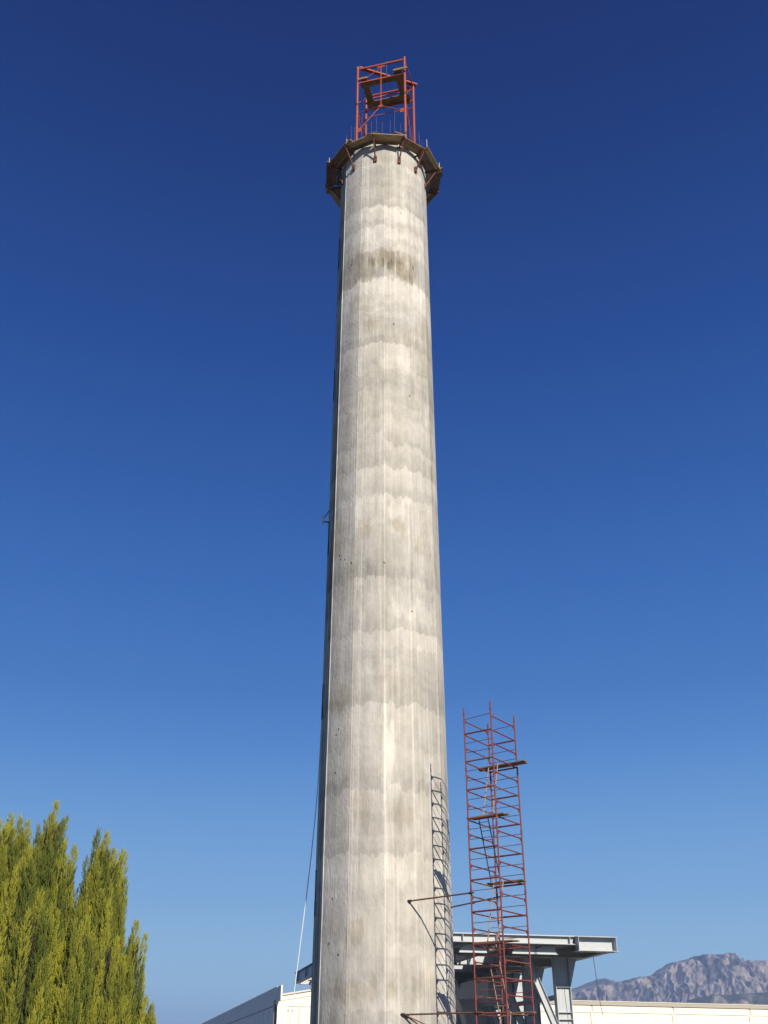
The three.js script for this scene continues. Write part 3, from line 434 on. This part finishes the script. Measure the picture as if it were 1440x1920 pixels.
function cypress(label, base, leaders, dens) {
  const o = thing('cypress_tree', label, 'tree', [base.x, 0, base.z], 0, undefined);
  const mats = [], cols = [], q = new THREE.Quaternion(), m = new THREE.Matrix4();
  const spray = (p, dir, sc, yel, oldShaded) => {
    const t = dir.clone().add(V(rr(-0.16, 0.16), 0, rr(-0.16, 0.16))).normalize(); q.setFromUnitVectors(UP, t); q.multiply(new THREE.Quaternion().setFromAxisAngle(UP, rr(0, 6.283)));
    m.compose(p, q, V(sc, sc * rr(0.85, 1.25), sc)); mats.push(m.clone());
    const g = V(0.075, 0.12, 0.014), y = V(0.47, 0.46, 0.045), k = clamp(yel + rr(-0.15, 0.15)); cols.push(oldShaded ? L2(rr(0.035, 0.06), rr(0.04, 0.06), 0.014) : L2(g.x + (y.x - g.x) * k, g.y + (y.y - g.y) * k, g.z + (y.z - g.z) * k));  // inner sprays: old foliage, darkened further to paint shadow into the gaps
  };
  const plume = (p, dir, len, rad, yel, n) => { for (let k = 0; k < n; k++) { const t = Math.pow(rnd(), 0.8), a = rr(0, 6.283), r = rad * Math.sin(Math.PI * Math.min(1, 0.25 + 0.75 * t)) ** 0.7 * Math.sqrt(rr(0.25, 1)); spray(p.clone().addScaledVector(dir, t * len).add(V(Math.cos(a) * r, 0, Math.sin(a) * r)), dir.clone().add(V(Math.cos(a) * 0.25, 0, Math.sin(a) * 0.25)).normalize(), rr(0.5, 0.85) * (1 - 0.35 * t), yel + 0.22 * t); } };
  leaders.forEach(([x, z, top, R, len]) => {
    const env = (h) => R * Math.pow(clamp((top - h) / len), 0.75) * (0.9 + 0.25 * (vnoise(h * 1.3, x * 5, 3)));
    const tipLean = rr(-0.03, 0.05);
    plume(V(x, top - 0.42, z), V(tipLean, 1, 0).normalize(), 0.42, 0.05, 0.5, Math.round(90 * dens)); plume(V(x - 0.03, top - 0.75, z + 0.03), V(tipLean, 1, 0).normalize(), 0.55, 0.09, 0.35, Math.round(150 * dens));
    const area = R * (top - 1.2) * 6.3, n = Math.round(area * 28 * dens);
    for (let k = 0; k < n; k++) {
      const h = top - 0.3 - (top - 1.1) * Math.pow(rnd(), 0.85), a = rr(0, 6.283), e = env(h) * (0.6 + 0.5 * Math.sqrt(rnd())) * (0.72 + 0.5 * vnoise(a * 1.9 + x * 7, h * 1.4, 29)), p = V(x + Math.cos(a) * e, h - 0.45, z + Math.sin(a) * e), L = rr(0.35, 0.85), rad = rr(0.03, 0.08) * Math.min(1, 0.45 + (top - h));
      const tone = vnoise(a * 1.4 + x * 3, h * 1.5, 23);
      plume(p, V(Math.cos(a) * rr(-0.02, 0.12), 1, Math.sin(a) * rr(-0.02, 0.12)).normalize(), L, rad, clamp(-0.32 + tone * 1.25 + rr(-0.25, 0.35)), Math.round(30 + 2300 * L * rad));
    }
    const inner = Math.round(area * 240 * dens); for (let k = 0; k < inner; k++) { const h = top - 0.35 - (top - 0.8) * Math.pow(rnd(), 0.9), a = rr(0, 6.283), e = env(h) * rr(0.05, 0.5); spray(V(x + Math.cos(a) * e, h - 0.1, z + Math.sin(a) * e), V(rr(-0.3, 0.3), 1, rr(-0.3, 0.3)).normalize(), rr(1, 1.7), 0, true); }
    for (let k = 0; k < 500 * dens; k++) { const h = rr(0.3, 1.3), a = rr(0, 6.283); spray(V(x + Math.cos(a) * R * rr(0.7, 1), h, z + Math.sin(a) * R * rr(0.7, 1)), UP, rr(1.2, 2), rr(0, 0.4)); }
  });
  const crown = new THREE.InstancedMesh(sprayGeo, M.foliage, mats.length); crown.name = 'crown'; crown.userData.kind = 'stuff'; crown.castShadow = crown.receiveShadow = true;
  mats.forEach((x, i) => { crown.setMatrixAt(i, x); crown.setColorAt(i, cols[i]); }); o.add(crown);
  const tr = leaders.map(([x, z, top], k) => tube(V(k ? leaders[0][0] * 0.7 + x * 0.3 : x, k ? 0.5 : 0.0, k ? leaders[0][1] * 0.7 + z * 0.3 : z), V(x, top - 0.5, z), k ? 0.035 : 0.07, 8, 0.008)); put('trunk', join(tr), M.bark, o);
  const limbs = []; leaders.forEach(([x, z, top, R]) => { for (let k = 0; k < 14; k++) { const h = rr(1, top - 0.9), a = rr(0, 6.28), e = R * 0.7; limbs.push(tube(V(x, h, z), V(x + Math.cos(a) * e, h + 0.5, z + Math.sin(a) * e), 0.016, 5, 0.006)); } }); put('limb', join(limbs), M.bark, o);
  console.log(label, mats.length);
}
cypress('broad golden cypress with a ragged flat top of many tips', V(-5.45, 0, -14.1), [[0.27, 0.1, 4.68, 0.3, 1.1], [-0.05, 0.15, 4.62, 0.3, 1.1], [0.5, 0.05, 4.6, 0.26, 1.0], [-0.45, 0, 4.75, 0.36, 1.3], [0.1, 0.4, 4.3, 0.4, 1.4]], 1);
cypress('golden green cypress with the tallest sharp spire', V(-4.57, 0, -14.0), [[0.0, 0, 4.86, 0.27, 1.5], [0.2, 0.05, 4.3, 0.17, 0.9], [0.36, 0.1, 4.24, 0.08, 1.0], [-0.2, 0.2, 4.25, 0.25, 1.0], [0.1, 0.42, 3.6, 0.35, 1.3]], 1);
cypress('slim dark green cypress spire beside a gap of sky', V(-3.77, 0, -14.0), [[-0.03, 0, 4.45, 0.33, 1.5], [0.1, 0.03, 4.22, 0.2, 1.2], [-0.14, 0.05, 3.95, 0.18, 1.3], [-0.02, 0.42, 3.3, 0.34, 1.3], [0.2, 0.3, 3.2, 0.28, 1.1]], 1);
cypress('short yellow cypress spire at the outer end of the cypress row', V(-3.32, 0, -14.0), [[0.06, 0, 3.3, 0.15, 1.1], [0.3, 0.05, 2.4, 0.12, 0.9], [0.0, 0.2, 2.85, 0.2, 1.0]], 1);

renderer.render(scene, camera);
